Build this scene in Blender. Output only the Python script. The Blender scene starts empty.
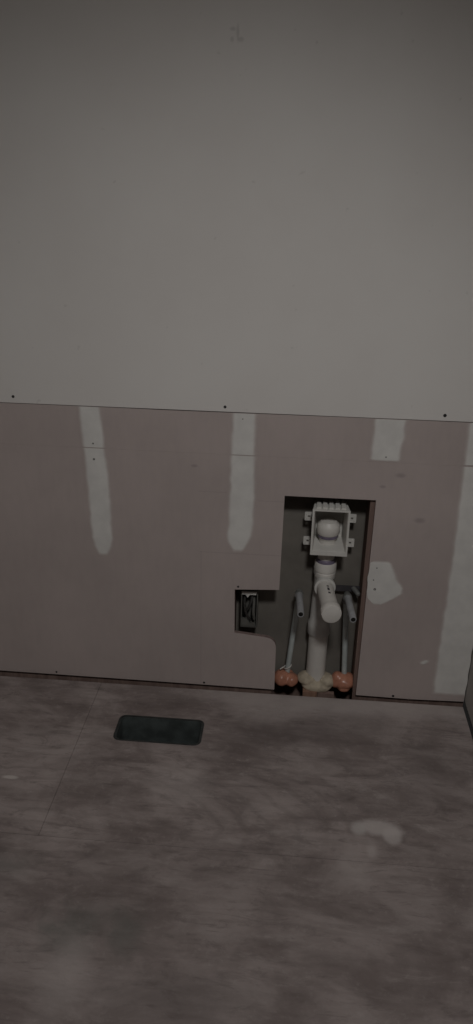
import bpy, bmesh, math, random
from mathutils import Vector, Matrix, noise

random.seed(7)
SC = bpy.context.scene
COL = SC.collection

# ------------------------------------------------------------------ camera, world, light, exposure
pitch, yaw, roll = 0.403847, -0.075354, 0.021312
cam_d = bpy.data.cameras.new('camera')
cam = bpy.data.objects.new('camera', cam_d)
COL.objects.link(cam)
fw = Vector((math.sin(yaw)*math.cos(pitch), math.cos(yaw)*math.cos(pitch), -math.sin(pitch)))
rt = Vector((math.cos(yaw), -math.sin(yaw), 0))
up = rt.cross(fw)
r2 = rt*math.cos(roll) + up*math.sin(roll)
u2 = up*math.cos(roll) - rt*math.sin(roll)
M = Matrix((r2, u2, -fw)).transposed().to_4x4()
M.translation = (0, -1.9911, 1.4568)
cam.matrix_world = M
cam_d.sensor_fit = 'VERTICAL'
cam_d.sensor_height = 24.0
cam_d.lens = 770.0*24.0/1024.0
cam_d.clip_start = 0.02
SC.camera = cam

world = bpy.data.worlds.new('world'); SC.world = world
world.use_nodes = True
world.node_tree.nodes['Background'].inputs[0].default_value = (0.5, 0.48, 0.46, 1)
world.node_tree.nodes['Background'].inputs[1].default_value = 0.02

LAMP = (0.22, -2.0, 2.38)       # floodlight under the ceiling, just above the camera
LAMP_AIM = (-0.38, 0.0, -0.60)
LAMP_POWER = 66.0
LAMP_CONE = 100.0
SC.view_settings.view_transform = 'Standard'
SC.view_settings.look = 'None'
SC.view_settings.gamma = 1.0
SC.view_settings.use_curve_mapping = False
SC.view_settings.exposure = 0.0

# ------------------------------------------------------------------ helpers
ORG = {}
def link(o, parent=None, origin=(0, 0, 0)):
    COL.objects.link(o)
    ORG[o] = Vector(origin)
    if parent is not None:
        o.parent = parent
        o.location = ORG[o] - ORG[parent]
    else:
        o.location = origin
    return o

def obj(name, vf, mat, parent=None, origin=None, smooth=False):
    """mesh object from world-space vertices and faces"""
    vs, fs = vf
    vs = [Vector(v) for v in vs]
    if origin is None:
        lo = [min(v[i] for v in vs) for i in range(3)]; hi = [max(v[i] for v in vs) for i in range(3)]
        origin = Vector(((lo[0]+hi[0])/2, (lo[1]+hi[1])/2, lo[2]))
    origin = Vector(origin)
    me = bpy.data.meshes.new(name)
    me.from_pydata([v-origin for v in vs], [], fs)
    bm = bmesh.new(); bm.from_mesh(me)
    bmesh.ops.recalc_face_normals(bm, faces=bm.faces)
    bm.to_mesh(me); bm.free()
    if smooth:
        for p in me.polygons: p.use_smooth = True
        me.set_sharp_from_angle(angle=math.radians(38))
    me.materials.append(mat)
    return link(bpy.data.objects.new(name, me), parent, origin)

def thing(name, label, cat, loc, group=None):
    o = bpy.data.objects.new(name, None); o.empty_display_size = 0.05
    link(o, None, loc)
    return tag(o, label, cat, group)

def tag(o, label=None, cat=None, group=None, kind=None):
    if label: o['label'] = label
    if cat: o['category'] = cat
    if group: o['group'] = group
    if kind: o['kind'] = kind
    return o

def merge(*parts):
    V, F = [], []
    for vs, fs in parts:
        n = len(V); V += [tuple(v) for v in vs]; F += [tuple(i+n for i in f) for f in fs]
    return V, F

def box(x0, x1, y0, y1, z0, z1):
    v = [(x, y, z) for z in (z0, z1) for y in (y0, y1) for x in (x0, x1)]
    f = [(0, 2, 3, 1), (4, 5, 7, 6), (0, 1, 5, 4), (2, 6, 7, 3), (0, 4, 6, 2), (1, 3, 7, 5)]
    return v, f

def prism_y(pts, y0, y1):
    """outline in (x, z), extruded from y0 to y1"""
    n = len(pts)
    v = [(x, y0, z) for x, z in pts] + [(x, y1, z) for x, z in pts]
    f = [tuple(range(n)), tuple(range(2*n-1, n-1, -1))]
    f += [(i, i+n, (i+1) % n+n, (i+1) % n) for i in range(n)]
    return v, f

def lathe(p, d, prof, n=28):
    """profile of (distance along axis, radius) turned about the axis p + t d"""
    d = Vector(d).normalized(); p = Vector(p)
    a = d.orthogonal().normalized(); b = d.cross(a)
    V, F, rings = [], [], []
    for t, r in prof:
        if r < 1e-6:
            rings.append([len(V)]); V.append(p+d*t)
        else:
            k = len(V)
            V += [p+d*t+(a*math.cos(2*math.pi*i/n)+b*math.sin(2*math.pi*i/n))*r for i in range(n)]
            rings.append(list(range(k, k+n)))
    for A, B in zip(rings, rings[1:]):
        for i in range(n):
            j = (i+1) % n
            if len(A) == 1: F.append((A[0], B[i], B[j]))
            elif len(B) == 1: F.append((A[i], B[0], A[j]))
            else: F.append((A[i], B[i], B[j], A[j]))
    return V, F

def tube(path, r, n=16):
    path = [Vector(p) for p in path]
    V, F = [], []
    a = None
    for k, p in enumerate(path):
        t = (path[min(k+1, len(path)-1)] - path[max(k-1, 0)]).normalized()
        if a is None: a = t.orthogonal()
        a = (a - t*a.dot(t)).normalized(); b = t.cross(a)
        rr = r[k] if isinstance(r, (list, tuple)) else r
        V += [p+(a*math.cos(2*math.pi*i/n)+b*math.sin(2*math.pi*i/n))*rr for i in range(n)]
    for k in range(len(path)-1):
        for i in range(n):
            j = (i+1) % n
            F.append((k*n+i, k*n+j, (k+1)*n+j, (k+1)*n+i))
    F.append(tuple(range(n))); F.append(tuple((len(path)-1)*n+i for i in range(n)))
    return V, F

def arc(c, u, v, r, a0, a1, n=6):
    c, u, v = Vector(c), Vector(u), Vector(v)
    return [c+(u*math.cos(a0+(a1-a0)*i/n)+v*math.sin(a0+(a1-a0)*i/n))*r for i in range(n+1)]

# ------------------------------------------------------------------ materials
class NT:
    def __init__(self, name, rough=0.8, spec=0.3, metal=0.0):
        self.m = bpy.data.materials.new(name); self.m.use_nodes = True
        self.t = self.m.node_tree; self.b = self.t.nodes['Principled BSDF']
        self.b.inputs['Roughness'].default_value = rough
        self.b.inputs['Specular IOR Level'].default_value = spec
        self.b.inputs['Metallic'].default_value = metal
    def n(self, ty, **kw):
        x = self.t.nodes.new(ty)
        for k, v in kw.items(): setattr(x, k, v)
        return x
    def l(self, a, b): self.t.links.new(a, b)
    def set(self, sock, v):
        if isinstance(v, bpy.types.NodeSocket): self.l(v, sock)
        else: sock.default_value = v
    def pos(self):
        if not hasattr(self, '_p'): self._p = self.n('ShaderNodeNewGeometry').outputs['Position']
        return self._p
    def mapped(self, scale, rot=(0, 0, 0), loc=(0, 0, 0), src=None):
        m = self.n('ShaderNodeMapping')
        self.l(src or self.pos(), m.inputs[0])
        m.inputs['Location'].default_value = loc
        m.inputs['Rotation'].default_value = rot
        m.inputs['Scale'].default_value = scale
        return m.outputs[0]
    def noise(self, vec, scale, detail=4, rough=0.55, dist=0.0):
        x = self.n('ShaderNodeTexNoise'); self.l(vec, x.inputs['Vector'])
        x.inputs['Scale'].default_value = scale; x.inputs['Detail'].default_value = detail
        x.inputs['Roughness'].default_value = rough; x.inputs['Distortion'].default_value = dist
        return x.outputs['Fac']
    def math(self, op, a, b=0.0, c=0.0, clamp=False):
        x = self.n('ShaderNodeMath', operation=op); x.use_clamp = clamp
        self.set(x.inputs[0], a); self.set(x.inputs[1], b); self.set(x.inputs[2], c)
        return x.outputs[0]
    def ramp(self, f, lo, hi, a=0.0, b=1.0):
        x = self.n('ShaderNodeMapRange'); x.interpolation_type = 'SMOOTHSTEP'
        self.set(x.inputs[0], f)
        for i, v in enumerate((lo, hi, a, b)): x.inputs[i+1].default_value = v
        return x.outputs[0]
    def mix(self, f, a, b):
        x = self.n('ShaderNodeMix', data_type='RGBA')
        self.set(x.inputs[0], f)
        for s, v in ((x.inputs[6], a), (x.inputs[7], b)):
            self.set(s, v if isinstance(v, bpy.types.NodeSocket) else (*v, 1))
        return x.outputs[2]
    def bump(self, h, strength, dist=0.002):
        x = self.n('ShaderNodeBump'); x.inputs['Strength'].default_value = strength
        x.inputs['Distance'].default_value = dist
        self.l(h, x.inputs['Height']); self.l(x.outputs[0], self.b.inputs['Normal'])
    def color(self, c):
        self.set(self.b.inputs['Base Color'], c if isinstance(c, bpy.types.NodeSocket) else (*c, 1))
        return self.m
    def sep(self):
        if not hasattr(self, '_s'):
            s = self.n('ShaderNodeSeparateXYZ'); self.l(self.pos(), s.inputs[0]); self._s = s.outputs
        return self._s
    def blob(self, cx, cy, rx, ry, ax=(0, 1), soft=0.5, wob=0.5, ns=14, rot=0.0):
        """soft irregular spot about (cx, cy) in the plane of the two axes"""
        s = self.sep()
        dx = self.math('SUBTRACT', s[ax[0]], cx); dy = self.math('SUBTRACT', s[ax[1]], cy)
        if rot:
            c, k = math.cos(rot), math.sin(rot)
            ex = self.math('ADD', self.math('MULTIPLY', dx, c), self.math('MULTIPLY', dy, k))
            dy = self.math('SUBTRACT', self.math('MULTIPLY', dy, c), self.math('MULTIPLY', dx, k)); dx = ex
        a = self.math('DIVIDE', dx, rx); b = self.math('DIVIDE', dy, ry)
        r = self.math('SQRT', self.math('ADD', self.math('MULTIPLY', a, a), self.math('MULTIPLY', b, b)))
        w = self.math('MULTIPLY', self.math('SUBTRACT', self.noise(self.pos(), ns, 3), 0.5), wob*2)
        return self.ramp(self.math('ADD', r, w), 1.0-soft, 1.0+soft, 1, 0)
    def line(self, ax, at, along, lo, hi, w):
        s = self.sep()
        d = self.math('ABSOLUTE', self.math('SUBTRACT', s[ax], at))
        f = self.ramp(d, w*0.4, w, 1, 0)
        f = self.math('MULTIPLY', f, self.math('GREATER_THAN', s[along], lo))
        return self.math('MULTIPLY', f, self.math('LESS_THAN', s[along], hi))

def plain(name, col, rough=0.6, spec=0.3, metal=0.0, vary=0.12, scale=30, bump=0.0):
    t = NT(name, rough, spec, metal)
    f = t.noise(t.pos(), scale, 4)
    d = tuple(c*(1-vary) for c in col); e = tuple(min(1, c*(1+vary)) for c in col)
    if bump: t.bump(f, bump, 0.003)
    return t.color(t.mix(t.ramp(f, 0.3, 0.7), d, e))

BOARD = (0.445, 0.378, 0.358)
def board_color(t):
    """paper face of the lower boards: mauve-grey, cloudy"""
    f = t.ramp(t.noise(t.pos(), 4.0, 4), 0.3, 0.7)
    c = t.mix(f, tuple(x*0.95 for x in BOARD), tuple(x*1.05 for x in BOARD))
    g = t.ramp(t.noise(t.mapped((1, 1, 0.25)), 60, 3), 0.35, 0.75)
    return t.mix(t.math('MULTIPLY', g, 0.06), c, (0.22, 0.19, 0.18))

def m_upper():
    t = NT('primed_upper_board', 0.85, 0.2)
    f = t.ramp(t.noise(t.pos(), 2.2, 4), 0.3, 0.7)
    c = t.mix(f, (0.648, 0.614, 0.586), (0.685, 0.656, 0.628))
    sp = t.ramp(t.noise(t.pos(), 34, 2), 0.70, 0.76)
    c = t.mix(t.math('MULTIPLY', sp, 0.25), c, (0.40, 0.37, 0.35))
    # faint scuff high on the wall
    for (x, z, rx, rz) in ((-0.181, 1.772, 0.006, 0.004), (-0.183, 1.752, 0.004, 0.005), (-0.163, 1.752, 0.006, 0.005), (-0.170, 1.765, 0.003, 0.014)):
        c = t.mix(t.math('MULTIPLY', t.blob(x, z, rx, rz, (0, 2), 0.6, 0.3, 90), 0.30), c, (0.28, 0.26, 0.25))
    t.bump(t.noise(t.pos(), 260, 3), 0.10, 0.001)
    return t.color(c)

def m_board():
    t = NT('mauve_drywall_paper', 0.85, 0.2)
    c = board_color(t)
    pencil = (0.17, 0.15, 0.145)
    for a in ((2, 0.472, 0, -0.255, -0.02, 0.0016), (0, -0.251, 2, 0.0, 0.475, 0.0016),
              (2, 0.660, 0, -0.26, -0.17, 0.0014), (2, 0.640, 0, -0.10, 0.02, 0.0014)):
        c = t.mix(t.math('MULTIPLY', t.line(*a), 0.20), c, pencil)
    for (x, z, r) in ((0.294, 0.735, 0.006), (0.36, 0.605, 0.007), (-0.27, 0.735, 0.004), (0.25, 0.70, 0.004)):
        c = t.mix(t.math('MULTIPLY', t.blob(x, z, r*2, r, (0, 2), 0.6, 0.3, 60), 0.35), c, (0.16, 0.14, 0.14))
    t.bump(t.noise(t.pos(), 300, 2), 0.06, 0.001)
    return t.color(c)

def m_mud():
    """joint compound, thin edges let the paper show through"""
    t = NT('joint_compound', 0.9, 0.15)
    a = t.n('ShaderNodeAttribute', attribute_name='thick').outputs['Fac']
    nz = t.math('MULTIPLY', t.math('SUBTRACT', t.noise(t.mapped((1, 1, 0.5)), 45, 4), 0.5), 0.42)
    f = t.ramp(t.math('ADD', a, nz), 0.02, 0.85)
    k = t.ramp(t.noise(t.pos(), 18, 3), 0.3, 0.7)
    mud = t.mix(k, (0.62, 0.60, 0.575), (0.69, 0.67, 0.64))
    t.bump(t.noise(t.mapped((1, 1, 0.3)), 70, 4), 0.12, 0.002)
    return t.color(t.mix(f, board_color(t), mud))

def m_floor():
    t = NT('dirty_plywood', 0.75, 0.25)
    # cathedral grain: stretched, warped bands
    w = t.n('ShaderNodeTexWave', wave_type='BANDS', bands_direction='Y')
    t.l(t.mapped((0.30, 1.0, 1.0), rot=(0, 0, 0.10)), w.inputs['Vector'])
    w.inputs['Scale'].default_value = 7.0; w.inputs['Distortion'].default_value = 9.0
    w.inputs['Detail'].default_value = 3.0; w.inputs['Detail Scale'].default_value = 0.9
    g1 = w.outputs['Fac']
    g2 = t.noise(t.mapped((3.0, 26.0, 1.0), rot=(0, 0, 0.06)), 1.6, 5, 0.6, 0.4)
    cl = t.noise(t.mapped((1.0, 1.7, 1.0)), 4.2, 6, 0.6, 0.6)
    c = t.mix(t.ramp(cl, 0.33, 0.68), (0.200, 0.162, 0.152), (0.375, 0.318, 0.301))
    md = t.noise(t.mapped((1.0, 2.2, 1.0), rot=(0, 0, 0.12)), 9.0, 10, 0.74, 0.5)
    c = t.mix(t.math('MULTIPLY', t.ramp(md, 0.50, 0.70), 0.75), c, (0.150, 0.122, 0.115))
    c = t.mix(t.math('MULTIPLY', t.ramp(md, 0.48, 0.30), 0.55), c, (0.43, 0.375, 0.355))
    c = t.mix(t.math('MULTIPLY', t.ramp(g2, 0.50, 0.72), 0.30), c, (0.135, 0.110, 0.102))
    c = t.mix(t.math('MULTIPLY', t.ramp(g1, 0.70, 1.0), 0.12), c, (0.12, 0.098, 0.092))
    # a heart figure right of the duct
    w2 = t.n('ShaderNodeTexWave', wave_type='RINGS', rings_direction='Z')
    t.l(t.mapped((0.42, 1.0, 1.0), rot=(0, 0, 0.24), loc=(0.10, 0.62, 0)), w2.inputs['Vector'])
    w2.inputs['Scale'].default_value = 11.0; w2.inputs['Distortion'].default_value = 4.5; w2.inputs['Detail'].default_value = 3.0
    hf = t.math('MULTIPLY', t.ramp(w2.outputs['Fac'], 0.72, 1.0), t.blob(-0.08, -0.47, 0.30, 0.17, soft=0.6, wob=0.5, ns=8))
    c = t.mix(t.math('MULTIPLY', hf, 0.20), c, (0.12, 0.10, 0.095))
    # gypsum dust smeared over the boards
    du = t.ramp(t.noise(t.mapped((1.4, 3.2, 1.0), rot=(0, 0, -0.1)), 3.1, 6, 0.65, 0.8), 0.50, 0.78)
    c = t.mix(t.math('MULTIPLY', du, 0.42), c, (0.43, 0.38, 0.36))
    fine = t.ramp(t.noise(t.pos(), 70, 4, 0.6), 0.56, 0.74)
    c = t.mix(t.math('MULTIPLY', fine, 0.30), c, (0.42, 0.38, 0.36))
    st_ = t.noise(t.mapped((2.0, 9.0, 1.0), rot=(0, 0, -0.16)), 4.5, 8, 0.7, 1.2)
    c = t.mix(t.math('MULTIPLY', t.ramp(st_, 0.54, 0.68), 0.45), c, (0.125, 0.100, 0.094))
    def sp(args, s, col):
        nonlocal c
        c = t.mix(t.math('MULTIPLY', t.blob(*args[0], **args[1]), s), c, col)
    sp(((-0.15, -0.88, 1.1, 0.26), dict(soft=0.5, wob=0.7, ns=5)), 0.26, (0.135, 0.108, 0.102))   # broad uneven darker patch across the floor
    dust = (0.47, 0.415, 0.395)
    sp(((0.22, -0.035, 0.42, 0.045), dict(soft=0.8, wob=0.5, ns=9)), 0.75, dust)       # dust line along the wall
    sp(((-0.05, -0.10, 0.08, 0.05), dict(soft=0.8, wob=0.4)), 0.45, dust)
    sp(((0.24, -0.10, 0.10, 0.07), dict(soft=0.8, wob=0.4)), 0.25, dust)
    sp(((0.262, -0.524, 0.052, 0.024), dict(soft=0.35, wob=0.35, ns=24, rot=-0.1)), 0.75, (0.52, 0.465, 0.445))  # plaster smear
    sp(((0.288, -0.545, 0.022, 0.026), dict(soft=0.35, wob=0.2, ns=24)), 0.7, (0.50, 0.45, 0.43))
    sp(((0.209, -0.530, 0.018, 0.022), dict(soft=0.45, wob=0.3, ns=24)), 0.7, (0.48, 0.44, 0.42))
    sp(((0.190, -0.66, 0.035, 0.045), dict(soft=0.7, wob=0.4)), 0.35, dust)
    sp(((0.235, -0.60, 0.012, 0.02), dict(soft=0.6, wob=0.3)), 0.5, dust)
    sp(((-0.702, -0.447, 0.020, 0.006), dict(soft=0.4, wob=0.2)), 0.8, (0.55, 0.50, 0.47))
    sp(((-0.25, -0.43, 0.07, 0.06), dict(soft=0.7, wob=0.5)), 0.40, dust)
    sp(((-0.05, -0.21, 0.10, 0.05), dict(soft=0.8, wob=0.6)), 0.35, (0.12, 0.10, 0.095))
    sp(((0.10, -0.17, 0.12, 0.05), dict(soft=0.8, wob=0.6)), 0.45, (0.13, 0.105, 0.10))
    sp(((0.42, -0.30, 0.08, 0.14), dict(soft=0.8, wob=0.5)), 0.35, (0.13, 0.105, 0.10))
    for x, y, rx, ry, s in ((-0.42, -0.885, 0.05, 0.045, 0.7), (-0.30, -0.875, 0.035, 0.05, 0.55), (-0.36, -0.84, 0.08, 0.04, 0.35), (-0.62, -0.72, 0.06, 0.03, 0.5)):
        sp(((x, y, rx, ry), dict(soft=0.8, wob=1.1, ns=22)), s*0.65, (0.10, 0.106, 0.095))          # damp greenish stains
    sp(((-0.18, -1.0, 0.14, 0.05), dict(soft=0.8, wob=0.5)), 0.4, (0.12, 0.10, 0.095))
    sp(((-0.40, -0.99, 0.04, 0.08), dict(soft=0.8, wob=0.5)), 0.4, dust)
    rough = t.ramp(cl, 0.3, 0.7, 0.62, 0.9); t.l(rough, t.b.inputs['Roughness'])
    t.bump(t.math('ADD', t.math('MULTIPLY', g2, 0.7), t.noise(t.pos(), 120, 4)), 0.22, 0.003)
    return t.color(c)

def m_wood(name, a, b):
    t = NT(name, 0.8, 0.2)
    g = t.noise(t.mapped((14, 14, 1.2)), 3.0, 4, 0.6, 0.5)
    t.bump(g, 0.15, 0.002)
    return t.color(t.mix(t.ramp(g, 0.35, 0.7), a, b))

MU = m_upper(); MB = m_board(); MM = m_mud(); MF = m_floor()
MW = m_wood('stud_lumber', (0.18, 0.122, 0.104), (0.26, 0.182, 0.155))
MBLK = m_wood('block_lumber', (0.24, 0.14, 0.10), (0.34, 0.21, 0.15))
MSIDE = plain('grey_side_wall_paint', (0.42, 0.405, 0.385), 0.85, 0.2, vary=0.06, scale=6)
MROOM = plain('room_wall_paint', (0.72, 0.69, 0.66), 0.85, 0.2, vary=0.05, scale=5)
MCEIL = plain('ceiling_paint', (0.80, 0.78, 0.75), 0.9, 0.2, vary=0.04, scale=5)
MBACK = plain('cavity_backing_paper', (0.185, 0.168, 0.148), 0.9, 0.1, vary=0.14, scale=7)
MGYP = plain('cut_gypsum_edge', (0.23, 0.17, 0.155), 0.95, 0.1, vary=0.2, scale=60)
MPVC = plain('white_pvc', (0.63, 0.60, 0.56), 0.45, 0.4, vary=0.06, scale=14)
MPVCD = plain('weathered_pvc', (0.54, 0.525, 0.50), 0.5, 0.35, vary=0.14, scale=22)
MPRIM = plain('purple_primer', (0.17, 0.145, 0.20), 0.5, 0.4, vary=0.2, scale=40)
MBOX = plain('box_plastic', (0.60, 0.58, 0.545), 0.45, 0.35, vary=0.05, scale=20)
MRUB = plain('dark_rubber', (0.06, 0.055, 0.06), 0.6, 0.3)
MPEX = plain('grey_tubing', (0.44, 0.475, 0.465), 0.45, 0.4, vary=0.08, scale=30)
MSTUB = plain('dull_stub_metal', (0.34, 0.34, 0.35), 0.45, 0.5, vary=0.12, scale=40)
MSHADE = plain('bore_shade', (0.02, 0.018, 0.017), 0.9, 0.1)
MSTEEL = plain('galvanised_steel', (0.24, 0.24, 0.23), 0.5, 0.5, 0.4, vary=0.15, scale=40)
MORG = plain('orange_foam', (0.46, 0.205, 0.135), 0.32, 0.5, vary=0.16, scale=35, bump=0.3)
MCRM = plain('cream_foam', (0.45, 0.385, 0.295), 0.75, 0.25, vary=0.18, scale=45, bump=0.5)
MDUCT = plain('black_duct', (0.072, 0.083, 0.081), 0.55, 0.35, vary=0.3, scale=20)
MDRIM = plain('duct_flange', (0.035, 0.038, 0.037), 0.5, 0.4, vary=0.3, scale=40)
MEBOX = plain('device_box_grey', (0.12, 0.115, 0.105), 0.85, 0.2, vary=0.15, scale=40)
MTORN = plain('torn_gypsum', (0.62, 0.60, 0.57), 0.95, 0.1, vary=0.1, scale=60)
MWIRE = plain('black_cable', (0.035, 0.032, 0.03), 0.5, 0.4)
MSCREW = plain('black_screw', (0.02, 0.019, 0.019), 0.5, 0.4)
MEARTH = plain('void_dark', (0.05, 0.042, 0.038), 0.95, 0.1)
MLAMPW = plain('lamp_white_metal', (0.7, 0.7, 0.7), 0.5, 0.3)

# ------------------------------------------------------------------ the setting
X0, X1 = -1.75, 0.562          # side walls
YF = -3.1                      # wall behind the camera
ZC = 2.44
T = 0.0127                     # drywall thickness
FT = 0.019                     # plywood thickness

# back wall: upper primed board, framing, lower boards
wb = tag(obj('wall_back', box(X0, X1, 0.0, T, 0.8935, ZC), MU, origin=(0, 0, 0)), 'wall of white primed drywall above mauve boards with a plumbing opening', kind='structure')

def rounded(pts_r):
    """polygon with (x, z, r); r rounds that corner"""
    out = []; n = len(pts_r)
    for i, (x, z, r) in enumerate(pts_r):
        if r == 0: out.append((x, z)); continue
        p = Vector((x, z)); a = Vector(pts_r[i-1][:2])-p; b = Vector(pts_r[(i+1) % n][:2])-p
        a.normalize(); b.normalize()
        for k in range(7):
            s = k/6; out.append(tuple(p + a*r*(1-s)**2 + b*r*s**2))
    return out

yl = 0.0022                    # the lower boards sit a hair behind the upper one
low = rounded([(X0, 0.014, 0), (-0.40, 0.010, 0), (-0.021, 0.008, 0), (-0.022, 0.193, 0.034), (-0.149, 0.206, 0), (-0.151, 0.354, 0),
               (-0.020, 0.361, 0), (-0.017, 0.659, 0), (0.235, 0.659, 0), (0.2335, 0.35, 0), (0.2315, 0.008, 0), (0.40, 0.006, 0), (X1-0.003, 0.010, 0), (X1-0.003, 0.7695, 0), (X0, 0.7770, 0)])
p = obj('lower_drywall_board', prism_y(low, yl, yl+T), MB, wb); p['label'] = 'mauve drywall board cut out around the pipes'
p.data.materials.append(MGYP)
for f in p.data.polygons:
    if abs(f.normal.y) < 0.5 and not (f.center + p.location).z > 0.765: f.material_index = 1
up_strip = [(X0, 0.7772), (X1-0.003, 0.7697), (X1-0.003, 0.8905), (0.2, 0.8915), (-0.15, 0.8905), (-0.35, 0.8900), (-0.5, 0.8912), (X0, 0.8915)]
p = obj('drywall_strip', prism_y(up_strip, yl, yl+T), MB, wb); p['label'] = 'narrow strip of mauve drywall under the white board'

# joint compound: rows (z, xleft, xright), thickness rises from both edges
def mud_strip(rows, h=0.0011, lf=True, rf=True, endfade=0.02, topfade=0.0, nx=14, label=None):
    V, F, A = [], [], []
    # resample rows
    rs = []
    for (z0, a0, b0), (z1, a1, b1) in zip(rows, rows[1:]):
        k = max(2, int(abs(z1-z0)/0.008))
        for i in range(k):
            s = i/k; rs.append((z0+(z1-z0)*s, a0+(a1-a0)*s, b0+(b1-b0)*s))
    rs.append(rows[-1])
    zt, zb = rs[0][0], rs[-1][0]
    gl, gr = (0.006 if lf else 0.0), (0.006 if rf else 0.0)
    rs = [(z, a-gl, b+gr) for z, a, b in rs]
    for z, a, b in rs:
        a += 0.003*(noise.noise(Vector((z*30, a*9, 1)))); b += 0.003*(noise.noise(Vector((z*30, b*9, 5))))
        for i in range(nx+1):
            s = i/nx; x = a+(b-a)*s
            w = (b-a)
            e = 1.0
            if lf: e = min(e, s*w/0.022)
            if rf: e = min(e, (1-s)*w/0.022)
            if endfade: e = min(e, (z-zb)/endfade)
            if topfade: e = min(e, (zt-z)/topfade)
            e = max(0.0, min(1.0, e)); e = e*e*(3-2*e)
            V.append((x, yl-0.0001-h*e, z)); A.append(e)
    m = nx+1
    for j in range(len(rs)-1):
        for i in range(nx):
            F.append((j*m+i, j*m+i+1, (j+1)*m+i+1, (j+1)*m+i))
    n0 = len(V)
    V += [(x, yl+0.0004, z) for (x, y, z) in V]; A += A        # a back face, so the coat is a closed body
    k = len(rs)
    F += [tuple(i+n0 for i in f[::-1]) for f in F]
    for j in range(k-1):
        F.append((j*m, (j+1)*m, (j+1)*m+n0, j*m+n0)); F.append((j*m+nx, j*m+nx+n0, (j+1)*m+nx+n0, (j+1)*m+nx))
    for i in range(nx):
        F.append((i, i+n0, i+1+n0, i+1)); q = (k-1)*m; F.append((q+i, q+i+1, q+i+1+n0, q+i+n0))
    o = obj('joint_compound', (V, F), MM, wb, smooth=True)
    at = o.data.attributes.new('thick', 'FLOAT', 'POINT')
    at.data.foreach_set('value', A)
    if label: o['label'] = label
    return o

mud_strip([(0.8905, -0.590, -0.526), (0.7755, -0.582, -0.517)], endfade=0, label='thin plaster strip on the left')
mud_strip([(0.7725, -0.582, -0.517), (0.65, -0.578, -0.509), (0.56, -0.574, -0.507), (0.50, -0.572, -0.508), (0.475, -0.567, -0.512), (0.455, -0.558, -0.522), (0.438, -0.549, -0.533)], label='plaster strip ending round, on the left')
mud_strip([(0.8900, -0.168, -0.103), (0.7735, -0.171, -0.101)], endfade=0, label='thin plaster strip in the middle')
mud_strip([(0.7705, -0.171, -0.101), (0.65, -0.173, -0.099), (0.57, -0.175, -0.100), (0.53, -0.178, -0.104), (0.508, -0.174, -0.112), (0.490, -0.164, -0.124), (0.473, -0.152, -0.136)], label='plaster strip ending round, in the middle')
mud_strip([(0.8905, 0.210, 0.298), (0.83, 0.209, 0.293), (0.772, 0.207, 0.290)], endfade=0.008, label='short square plaster strip above the opening')
mud_strip([(0.8905, 0.455, 0.5595), (0.7735, 0.456, 0.5595)], rf=False, endfade=0, label='plaster strip in the corner')
mud_strip([(0.7685, 0.456, 0.5595), (0.5, 0.461, 0.5595), (0.2, 0.460, 0.5595), (0.026, 0.461, 0.5595)], rf=False, endfade=0.02, label='wide plaster strip down the corner')
mud_strip([(0.475, 0.252, 0.288), (0.466, 0.236, 0.298), (0.45, 0.2345, 0.305), (0.42, 0.2340, 0.318), (0.39, 0.2338, 0.338), (0.372, 0.2335, 0.338), (0.352, 0.238, 0.312), (0.338, 0.250, 0.292), (0.328, 0.262, 0.276)],
          lf=False, endfade=0.010, topfade=0.010, label='plaster patch beside the opening')
mud_strip([(0.153, 0.426, 0.440), (0.144, 0.412, 0.441), (0.133, 0.410, 0.428)], endfade=0.003, topfade=0.003, nx=8, label='small plaster dab')

# drywall screws: one mesh, shared
sv = lathe((0, 0, 0), (0, -1, 0), [(-0.004, 0.0), (-0.004, 0.002), (0.0, 0.0040), (0.0006, 0.0040), (0.0006, 0.0024), (0.0001, 0.0012), (0.0001, 0.0)], 12)
sme = None
for x, z, y, s in ((-0.766, 0.911, 0, 1), (-0.187, 0.9065, 0, 1.0), (0.391, 0.908, 0, 1.15), (-0.712, 0.020, yl, .8), (-0.241, 0.017, yl, .9), (0.345, 0.014, yl, 1.0),
                (-0.141, 0.364, yl, .8), (-0.552, 0.787, yl-.001, .6), (-0.552, 0.741, yl-.001, .75), (0.256, 0.382, yl-.001, .9), (0.250, 0.412, yl-.001, .5),
                (0.256, 0.451, yl-.001, .5), (-0.139, 0.875, yl-.001, .4), (0.250, 0.786, yl-.001, .5)):
    if sme is None:
        o = obj('drywall_screw', sv, MSCREW, wb, origin=(0, 0, 0)); sme = o
    else:
        o = sme.copy(); COL.objects.link(o)
    o.location = (x, y, z); o.scale = (s, 1, s)

# framing and the back of the far side's board
for i, xc in enumerate((-1.39, -0.984, -0.578, -0.171, 0.2405, 0.535)):
    obj('stud', box(xc-0.019, xc+0.019, 0.0152, 0.104, 0.022, ZC), MW, wb)
obj('bottom_plate', box(X0, -0.030, 0.0152, 0.104, -FT, 0.022), MW, wb)
obj('bottom_plate', box(0.222, X1, 0.0152, 0.104, -FT, 0.022), MW, wb)
obj('rim_joist', box(X0, X1, 0.100, 0.117, -0.30, -0.002), MW, wb)
obj('added_pipe_cover', box(0.114, 0.165, 0.010, 0.024, -0.12, 0.000), MW, wb)  # added dark piece, hides the brightly lit pipe in the gap under the foam
obj('cavity_backing', box(X0, X1, 0.104, 0.117, -0.001, ZC), MBACK, wb)

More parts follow.
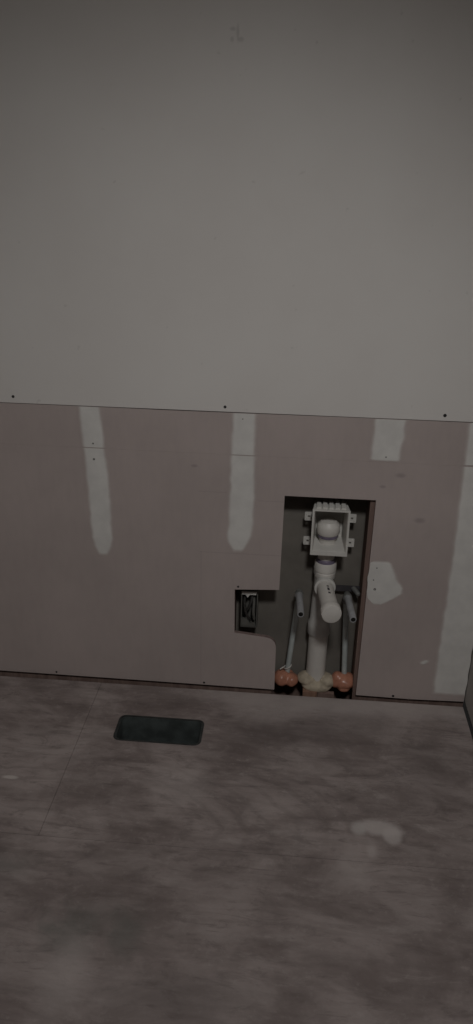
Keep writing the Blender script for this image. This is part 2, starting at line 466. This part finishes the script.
# side wall by the opening
wr = tag(obj('wall_right', box(X1, X1+0.0127, YF, 0.117, 0.014, ZC), MSIDE, origin=(X1, 0, 0)), 'plain grey side wall meeting the plastered corner', kind='structure')
obj('bottom_plate', box(X1+0.0127, X1+0.10, YF, 0.117, 0.0, 0.038), MW, wr)
tag(obj('wall_left', box(X0-0.1, X0, YF, 0.117, 0.0, ZC), MROOM), 'plain side wall far to the left', kind='structure')
tag(obj('wall_front', box(X0-0.1, X1+0.1, YF-0.1, YF, 0.0, ZC), MROOM), 'plain wall facing the plumbing wall', kind='structure')
tag(obj('ceiling', box(X0-0.1, X1+0.1, YF-0.1, 0.117, ZC, ZC+0.1), MCEIL), 'flat pale ceiling', kind='structure')

# floor: crawl-space bottom plus plywood sheets
fl = tag(obj('floor', box(X0-0.1, X1+0.1, YF-0.1, 0.117, -0.34, -0.30), MEARTH, origin=(0, 0, -0.34)), 'dusty stained plywood subfloor', kind='structure')

vx0, vx1, vy0, vy1 = -0.466, -0.222, -0.270, -0.164      # duct cut-out
def slab_with_hole(x0, x1, y0, y1, hole, z0, z1):
    hx0, hx1, hy0, hy1, r = hole
    ho = []
    for cx, cy, a0 in ((hx1-r, hy1-r, 0), (hx0+r, hy1-r, 1), (hx0+r, hy0+r, 2), (hx1-r, hy0+r, 3)):
        for k in range(5):
            a = (a0+k/4)*math.pi/2; ho.append((cx+r*math.cos(a), cy+r*math.sin(a)))
    oc = [(x1, y1), (x0, y1), (x0, y0), (x1, y0)]
    V = [(x, y, z1) for x, y in oc]+[(x, y, z1) for x, y in ho]+[(x, y, z0) for x, y in oc]+[(x, y, z0) for x, y in ho]
    n = 24; F = []
    for s in (0, n):
        for c in range(4):
            for k in range(4):
                F.append((s+c, s+4+c*5+k, s+4+c*5+k+1))
            d = (c+1) % 4
            F.append((s+c, s+4+c*5+4, s+4+d*5, s+d))
    for c in range(4): F.append((c, (c+1) % 4, (c+1) % 4+n, c+n))
    for k in range(20): F.append((4+k, 4+(k+1) % 20, 4+(k+1) % 20+n, 4+k+n))
    return V, F
g = 0.0005
sa = -0.632
A = slab_with_hole(-0.565+g, X1-0.006, sa+g, -0.011, (vx0, vx1, vy0, vy1, 0.017), -FT, 0)
obj('plywood_sheet', A, MF, fl)
obj('plywood_sheet', box(X0, -0.565-g, sa+g, -0.011, -FT, 0), MF, fl)
obj('plywood_sheet', box(X0, X1-0.006, sa-1.22, sa-g, -FT, 0), MF, fl)
obj('plywood_sheet', box(X0, X1-0.006, YF, sa-1.22-2*g, -FT, 0), MF, fl)
for x in (-1.39, -0.984, -0.578, 0.03, 0.2405, 0.535):
    obj('joist', box(x-0.019, x+0.019, YF, -0.03, -0.25, -FT), MW, fl)

# ------------------------------------------------------------------ floor duct
db = thing('duct_boot', 'black rectangular duct boot sunk in the plywood floor', 'duct', ((vx0+vx1)/2, (vy0+vy1)/2, -0.16))
def rr(x0, x1, y0, y1, r, z, k=4):
    o = []
    for cx, cy, a0 in ((x1-r, y1-r, 0), (x0+r, y1-r, 1), (x0+r, y0+r, 2), (x1-r, y0+r, 3)):
        for i in range(k+1):
            a = (a0+i/k)*math.pi/2; o.append((cx+r*math.cos(a), cy+r*math.sin(a), z))
    return o
def loft(loops, close=False):
    n = len(loops[0]); V = [v for l in loops for v in l]; F = []
    m = len(loops)
    for j in range(m if close else m-1):
        a = j*n; b = ((j+1) % m)*n
        for i in range(n): F.append((a+i, a+(i+1) % n, b+(i+1) % n, b+i))
    return V, F
e = 0.0016
loops = [rr(vx0+e, vx1-e, vy0+e, vy1-e, 0.017, -0.0005), rr(vx0+e, vx1-e, vy0+e, vy1-e, 0.017, -0.16),
         rr(vx0+2*e, vx1-2*e, vy0+2*e, vy1-2*e, 0.016, -0.16), rr(vx0+2*e, vx1-2*e, vy0+2*e, vy1-2*e, 0.016, -0.0005)]
obj('duct_wall', loft(loops, True), MDUCT, db, smooth=True)
bt = rr(vx0+2*e, vx1-2*e, vy0+2*e, vy1-2*e, 0.016, -0.157); bt2 = rr(vx0+2*e, vx1-2*e, vy0+2*e, vy1-2*e, 0.016, -0.160)
V, F = loft([bt, bt2]); F += [tuple(range(20)), tuple(range(39, 19, -1))]
obj('duct_bottom', (V, F), MDUCT, db)
loops = [rr(vx0-0.004, vx1+0.004, vy0-0.003, vy1+0.004, 0.020, 0.0002), rr(vx0-0.004, vx1+0.004, vy0-0.003, vy1+0.004, 0.020, 0.0012),
         rr(vx0+e, vx1-e, vy0+e, vy1-e, 0.017, 0.0014), rr(vx0+e, vx1-e, vy0+e, vy1-e, 0.017, 0.0002)]
obj('flange', loft(loops, True), MDRIM, db, smooth=True)

# ------------------------------------------------------------------ drain pipe with vent valve
YP = 0.058
dp = thing('drain_pipe', 'white drain pipe with capped stub and vent valve inside the wall opening', 'pipe', (0.108, YP, 0.0))
R15 = 0.0241; R20 = 0.0295
def vpipe(name, z0, z1, prof, mat, parent=dp, x=0.110, y=YP, smooth=True):
    return obj(name, lathe((x, y, z0), (0.0, 0, 1), prof), mat, parent, smooth=smooth)
low_ax = Vector((0.108-0.106, 0, 0.26)).normalized()
obj('riser', lathe((0.1035, YP, -0.10), (0.004, 0, 0.34), [(0, 0), (0, R20), (0.33, R20), (0.33, 0)]), MPVC, dp, smooth=True)
# tee body: lower hub, swept body, upper hub, branch hub
tx = 0.110
obj('tee_fitting', merge(
    lathe((tx-0.004, YP, 0.190), (0.016, 0, 1), [(0, R20), (0, 0.0330), (0.003, 0.0345), (0.040, 0.0345), (0.049, 0.0300), (0.20, 0.0270), (0.207, 0.0308), (0.228, 0.0308), (0.228, R15), (0, R20)]),
    tube([(tx, YP, 0.295), (tx, YP-0.006, 0.325), (tx+0.001, YP-0.015, 0.350), (tx+0.002, YP-0.028, 0.367), (tx+0.003, YP-0.036, 0.371)], [0.026, 0.027, 0.028, 0.0285, 0.0290], 24),
    lathe((tx+0.002, YP-0.030, 0.371), (0.10, -1, 0), [(0, 0), (0, 0.0305), (0.003, 0.0312), (0.016, 0.0312), (0.016, R15), (0.016, 0)])), MPVCD, dp, smooth=True)
sx = Vector((0.10, -1, 0)).normalized(); s0 = Vector((tx+0.003, YP-0.044, 0.371))
st = obj('stub_pipe', lathe(s0, sx, [(0, 0), (0, R15), (0.140, R15), (0.140, 0)]), MPVC, dp, smooth=True)
c0 = s0 + sx*0.124
obj('end_cap', lathe(c0, sx, [(0, R15), (0, 0.0275), (0.002, 0.0285), (0.026, 0.0285), (0.030, 0.0265), (0.0315, 0.022), (0.032, 0)], 36), MPVC, dp, smooth=True)
# printed marks along the stub
for a, b in ((0.030, 0.037), (0.043, 0.058), (0.068, 0.076)):
    V, F = [], []
    for k, tt in enumerate((a, b)):
        for ang in (-0.13, 0.0, 0.13):
            pz = s0 + sx*tt; V.append(pz + Vector((math.sin(ang+0.12), 0, math.cos(ang+0.12)))*(R15+0.0003))
    V += [v - Vector((0, 0, 0.0008)) for v in V]
    F = [(0, 1, 4, 3), (1, 2, 5, 4), (6, 9, 10, 7), (7, 10, 11, 8), (0, 3, 9, 6), (2, 8, 11, 5), (0, 6, 7, 1), (1, 7, 8, 2), (3, 4, 10, 9), (4, 5, 11, 10)]
    obj('printed_mark', (V, F), MRUB, st)
obj('printed_mark', box(0.108, 0.111, YP-R15-0.0005, YP-R15+0.001, 0.092, 0.104), MRUB, dp)
# coupling under the box, primer ring, short nipple
nx_ = 0.1125
obj('coupling', lathe((nx_, YP-0.004, 0.386), (0, 0, 1), [(0, R15), (0, 0.0290), (0.005, 0.0312), (0.020, 0.0312), (0.0215, 0.0300), (0.0245, 0.0300), (0.026, 0.0322), (0.050, 0.0322), (0.053, 0.0300), (0.053, R15), (0, R15)]), MPVC, dp, smooth=True)
obj('primer_ring', lathe((nx_, YP-0.004, 0.4385), (0, 0, 1), [(0, R15), (0, 0.0285), (0.002, 0.0290), (0.009, 0.0270), (0.011, R15), (0, R15)]), MPRIM, dp, smooth=True)
obj('nipple', lathe((nx_, YP-0.004, 0.40), (0, 0, 1), [(0, 0), (0, R15), (0.128, R15), (0.128, 0)]), MPVC, dp, smooth=True)
VX, VY = 0.1130, YP-0.004
av = obj('vent_valve', lathe((VX, VY, 0.515), (0, 0, 1), [(0, 0), (0, 0.0262), (0.006, 0.0270), (0.006, 0.0245), (0.012, 0.0245), (0.014, 0.0305), (0.019, 0.0335), (0.036, 0.0330), (0.046, 0.0300), (0.051, 0.0240), (0.053, 0.0235), (0.056, 0.012), (0.057, 0)], 32), MPVC, dp, smooth=True)
av['label'] = 'white vent valve with round cap'
obj('seal_ring', lathe((VX, VY, 0.519), (0, 0, 1), [(0, 0.022), (0, 0.0285), (0.005, 0.0295), (0.011, 0.0285), (0.011, 0.022), (0, 0.022)], 32), MPRIM, av, smooth=True)

# ------------------------------------------------------------------ recessed valve box
bx = thing('valve_box', 'white recessed plastic box around the vent valve', 'box', (0.116, 0.0, 0.484))
bx0, bx1, bz0, bz1 = 0.0630, 0.1680, 0.4840, 0.6250
def rect(x0, x1, z0, z1, y): return [(x0, y, z0), (x1, y, z0), (x1, y, z1), (x0, y, z1)]
yf = -0.004
loops = [rect(bx0+0.010, bx1-0.010, bz0+0.016, bz1-0.002, 0.090), rect(bx0+0.001, bx1-0.001, bz0+0.001, bz1-0.001, yf+0.005), rect(bx0, bx1, bz0, bz1, yf+0.003), rect(bx0, bx1, bz0, bz1, yf),
         rect(bx0+0.005, bx1-0.005, bz0+0.013, bz1-0.005, yf), rect(bx0+0.007, bx1-0.007, bz0+0.014, bz1-0.006, yf+0.004), rect(bx0+0.014, bx1-0.014, bz0+0.022, bz1-0.010, 0.086)]
V, F = loft(loops); n = len(V)
F += [(0, 1, 2, 3), (n-4, n-1, n-2, n-3)]
obj('box_body', (V, F), MBOX, bx)
for i in range(5):
    xa = 0.0745+i*0.0172
    V = [(xa, 0.006, bz1-0.002), (xa+0.0125, 0.006, bz1-0.002), (xa+0.0125, 0.006, bz1+0.004), (xa, 0.006, bz1+0.004),
         (xa+0.001, 0.070, bz1-0.002), (xa+0.0115, 0.070, bz1-0.002), (xa+0.0115, 0.070, bz1+0.010), (xa+0.001, 0.070, bz1+0.010)]
    obj('top_rib', (V, [(0, 1, 2, 3), (4, 7, 6, 5), (0, 4, 5, 1), (1, 5, 6, 2), (2, 6, 7, 3), (3, 7, 4, 0)]), MBOX, bx)
def ear(xa, za, sgn):
    # square tab with a nail hole and cross ribs
    w = 0.026; y = 0.050
    xs = (xa, xa+sgn*w); x0_, x1_ = min(xs), max(xs); z0_, z1_ = za, za+0.026
    cx, cz = (x0_+x1_)/2+sgn*0.001, (z0_+z1_)/2
    oc = rounded([(x0_, z0_, 0.003), (x1_, z0_, 0.003), (x1_, z1_, 0.003), (x0_, z1_, 0.003)])
    n = len(oc)
    ic = []
    for (x, z) in oc:
        a = math.atan2(z-cz, x-cx); ic.append((cx+0.0042*math.cos(a), cz+0.0042*math.sin(a)))
    V = [(x, y, z) for x, z in oc]+[(x, y, z) for x, z in ic]+[(x, y+0.004, z) for x, z in ic]+[(x, y+0.004, z) for x, z in oc]
    F = []
    for j in range(4):
        a, b = j*n, ((j+1) % 4)*n
        for i in range(n): F.append((a+i, a+(i+1) % n, b+(i+1) % n, b+i))
    eo = obj('mounting_ear', (V, F), MBOX, bx)
    for s in (1, -1):
        for q in (1, -1):
            dx, dz = 0.0075*s, 0.0075*q
            obj('rib', tube([(cx+dx*0.62, y-0.0004, cz+dz*0.62), (cx+dx*1.12, y-0.0004, cz+dz*1.12)], 0.0012, 6), MBOX, eo)
ear(bx0+0.006, 0.567, -1); ear(bx0+0.006, 0.490, -1); ear(bx1-0.004, 0.567, 1); ear(bx1-0.004, 0.490, 1)

# ------------------------------------------------------------------ water supply stubs
def supply(xb, xt, xe, ye, zb, label, cat='pipe'):
    t = thing('water_supply_pipe', label, cat, (xb, 0.055, zb), 'water supply stubs beside the drain')
    obj('riser', tube([(xb, 0.055, zb), (xb+(xt-xb)*0.5, 0.056, zb+0.14), (xt, 0.057, 0.312)], 0.0085, 14), MPEX, t, smooth=True)
    el = obj('elbow', merge(lathe((xt, 0.057, 0.300), (0, 0, 1), [(0, 0), (0, 0.0105), (0.002, 0.0115), (0.016, 0.0115), (0.018, 0.0100), (0.018, 0)], 18),
                            tube([(xt, 0.057, 0.312)]+arc((xt, 0.037, 0.317), (0, 1, 0), (0, 0, 1), 0.020, 0, math.pi/2)+[(xt+0.001, 0.022, 0.337)], 0.0100, 16)), MSTEEL, t, smooth=True)
    d = Vector((xe-xt, ye-0.03, 0)); L = d.length
    s = obj('stub', lathe((xt, 0.030, 0.337), d, [(0, 0), (0, 0.0100), (L-0.004, 0.0100), (L, 0.0092), (L, 0.0070), (L-0.02, 0.0068), (L-0.02, 0)], 20), MSTUB, t, smooth=True)
    obj('collar', lathe((xt, 0.030, 0.337), d, [(0, 0.0095), (0, 0.0130), (0.010, 0.0130), (0.010, 0.0095)], 20), MSTEEL, t, smooth=True)
    dn = d.normalized()
    obj('bore_shade_plug', lathe(Vector((xt, 0.030, 0.337))+dn*(L-0.0195), dn, [(0, 0), (0, 0.0066), (0.018, 0.0068), (0.0190, 0.0068), (0.0190, 0)], 16), MSHADE, s)  # near-black plug fills the bore, its colour stands in for the shade inside
    return t
def tie(parent):
    P = [Vector((0.017+0.0115*math.cos(a), 0.054+0.0115*math.sin(a), 0.062+0.006*math.cos(a))) for a in [k*0.45-2.6 for k in range(14)]]
    o = obj('tie', tube([Vector((-0.006, 0.030, 0.066)), Vector((0.004, 0.036, 0.071))]+P, 0.0017, 6), MPVC, parent, smooth=True)
    o['label'] = 'white tie at the pipe foot'
tie(supply(0.016, 0.039, 0.045, -0.090, 0.03, 'grey water supply stub nearest the device box'))
supply(0.196, 0.182, 0.192, -0.102, 0.03, 'grey water supply stub beside the plaster patch')
br = thing('stub_bracket', 'dark metal bracket bar behind the right water stub', 'bracket', (0.19, 0.07, 0.325))
obj('bar', box(0.150, 0.2215, 0.080, 0.0825, 0.326, 0.346), MRUB, br)
obj('lug', lathe((0.203, 0.080, 0.338), (0.35, -1, 0), [(0, 0), (0, 0.008), (0.036, 0.007), (0.040, 0.004), (0.040, 0)], 14), MSTEEL, br, smooth=True)

# ------------------------------------------------------------------ foam seals, block
def foam(name, blobs, mat, label, cat='foam'):
    bm = bmesh.new()
    for (x, y, z, rx, ry, rz) in blobs:
        r = bmesh.ops.create_icosphere(bm, subdivisions=3, radius=1.0)
        for v in r['verts']:
            c = v.co; k = 1+0.10*noise.noise(c*1.7+Vector((x*60, y*60, z*60)))
            v.co = Vector((x+c.x*rx*k, y+c.y*ry*k, z+c.z*rz*k))
    me = bpy.data.meshes.new(name)
    lo = Vector((sum(b[0] for b in blobs)/len(blobs), sum(b[1] for b in blobs)/len(blobs), min(b[2]-b[5] for b in blobs)))
    bmesh.ops.translate(bm, verts=bm.verts, vec=-lo)
    bm.to_mesh(me); bm.free(); me.materials.append(mat)
    o = link(bpy.data.objects.new(name, me), None, lo)
    m = o.modifiers.new('fuse', 'REMESH'); m.mode = 'VOXEL'; m.voxel_size = 0.0028; m.use_smooth_shade = True
    m = o.modifiers.new('soften', 'SMOOTH'); m.iterations = 3
    return tag(o, label, cat, 'foam seals around the pipes')
foam('foam_seal', [(0.000, 0.045, 0.026, 0.026, 0.030, 0.026), (0.031, 0.042, 0.022, 0.022, 0.026, 0.021), (0.012, 0.07, 0.02, 0.03, 0.02, 0.02)], MORG, 'orange expanding foam with two bulges, left of the drain pipe')
foam('foam_seal', [(0.196, 0.046, 0.026, 0.034, 0.030, 0.025), (0.176, 0.050, 0.034, 0.020, 0.022, 0.022), (0.210, 0.052, 0.030, 0.018, 0.024, 0.022), (0.196, 0.032, 0.010, 0.020, 0.014, 0.012), (0.168, 0.046, 0.022, 0.018, 0.020, 0.019)], MORG, 'orange expanding foam right of the drain pipe')
foam('foam_seal', [(0.080, 0.046, 0.030, 0.031, 0.030, 0.020), (0.110, 0.032, 0.012, 0.046, 0.024, 0.017), (0.128, 0.030, 0.008, 0.024, 0.018, 0.014), (0.140, 0.046, 0.026, 0.026, 0.030, 0.020), (0.074, 0.036, 0.026, 0.014, 0.014, 0.013), (0.152, 0.036, 0.022, 0.013, 0.013, 0.013), (0.106, 0.080, 0.02, 0.05, 0.015, 0.018)], MCRM, 'cream expanding foam around the foot of the drain pipe')
tag(obj('wood_block', box(0.068, 0.112, 0.004, 0.027, -0.10, 0.006), MBLK), 'brown wooden block under the cream foam', 'wood block')

# ------------------------------------------------------------------ device box in the side notch
eb = thing('device_box', 'small grey electrical box in the side notch with loose cables', 'electrical box', (-0.113, 0.03, 0.200))
ex0, ex1, ez0, ez1 = -0.1335, -0.083, 0.207, 0.334; ey = 0.036
loops = [rect(ex0, ex1, ez0, ez1, 0.085), rect(ex0, ex1, ez0, ez1, ey), rect(ex0+0.003, ex1-0.003, ez0+0.004, ez1-0.003, ey), rect(ex0+0.003, ex1-0.003, ez0+0.004, ez1-0.003, 0.081)]
V, F = loft(loops); F += [(0, 1, 2, 3), (12, 15, 14, 13)]
obj('box_shell', (V, F), MEBOX, eb)
obj('device_lug', prism_y([(-0.1315, 0.321), (-0.120, 0.321), (-0.114, 0.311), (-0.107, 0.321), (-0.089, 0.321), (-0.086, 0.331), (-0.1315, 0.331)], ey-0.002, ey+0.003), MTORN, eb)
obj('device_lug', prism_y([(-0.1305, 0.211), (-0.089, 0.211), (-0.089, 0.224), (-0.105, 0.222), (-0.112, 0.232), (-0.122, 0.238), (-0.1305, 0.240)], ey-0.001, ey+0.004), MEBOX, eb)
for k, pts in enumerate(([(-0.122, 0.07, 0.325), (-0.124, 0.05, 0.300), (-0.122, 0.036, 0.275), (-0.114, 0.030, 0.250), (-0.104, 0.040, 0.230)],
                         [(-0.105, 0.07, 0.325), (-0.100, 0.045, 0.305), (-0.108, 0.033, 0.280), (-0.120, 0.034, 0.262), (-0.122, 0.05, 0.245)],
                         [(-0.098, 0.07, 0.320), (-0.094, 0.045, 0.290), (-0.096, 0.034, 0.262), (-0.092, 0.040, 0.235)])):
    # smooth the path
    P = [Vector(q) for q in pts]
    for _ in range(2):
        Q = [P[0]]
        for a, b in zip(P, P[1:]): Q += [a*0.75+b*0.25, a*0.25+b*0.75]
        P = Q+[P[-1]]
    obj('cable', tube(P, 0.0042, 8), MWIRE if k < 2 else MEBOX, eb, smooth=True)

# ------------------------------------------------------------------ ceiling spotlight (above and behind the camera)
LP = Vector(LAMP); LD = (Vector(LAMP_AIM)-LP).normalized()
cl = thing('ceiling_spotlight', 'white swivel spotlight on the ceiling aimed at the plumbing wall', 'spotlight', (LP.x, LP.y, ZC))
obj('mount', lathe((LP.x, LP.y-0.05, ZC), (0, 0, -1), [(0, 0), (0, 0.06), (0.012, 0.06), (0.018, 0.052), (0.018, 0)], 32), MLAMPW, cl, smooth=True)
hb = LP - LD*0.10
obj('arm', tube([(LP.x, LP.y-0.05, ZC-0.017), hb - LD*0.01], 0.008, 12), MLAMPW, cl, smooth=True)
hd = obj('lamp_head', lathe(hb, LD, [(-0.02, 0), (-0.02, 0.030), (0.0, 0.045), (0.10, 0.140), (0.100, 0.136), (0.01, 0.042), (0.01, 0)], 36), MLAMPW, cl, smooth=True)
me_ = NT('lamp_lens', 0.5); me_.b.inputs['Emission Color'].default_value = (1, 0.98, 0.95, 1); me_.b.inputs['Emission Strength'].default_value = 4.0
obj('lens', lathe(hb, LD, [(0.088, 0), (0.088, 0.120), (0.094, 0.112), (0.096, 0)], 36), me_.color((0.8, 0.8, 0.78)), hd, smooth=True)
ld = bpy.data.lights.new('spot_lamp', 'SPOT'); ld.spot_size = math.radians(LAMP_CONE); ld.spot_blend = 1.0
ld.shadow_soft_size = 0.13
ld.energy = LAMP_POWER; ld.color = (1.0, 0.995, 0.98)
lo = bpy.data.objects.new('spot_lamp', ld); COL.objects.link(lo)
lo.location = LP + LD*0.062
lo.rotation_euler = LD.to_track_quat('-Z', 'Y').to_euler()
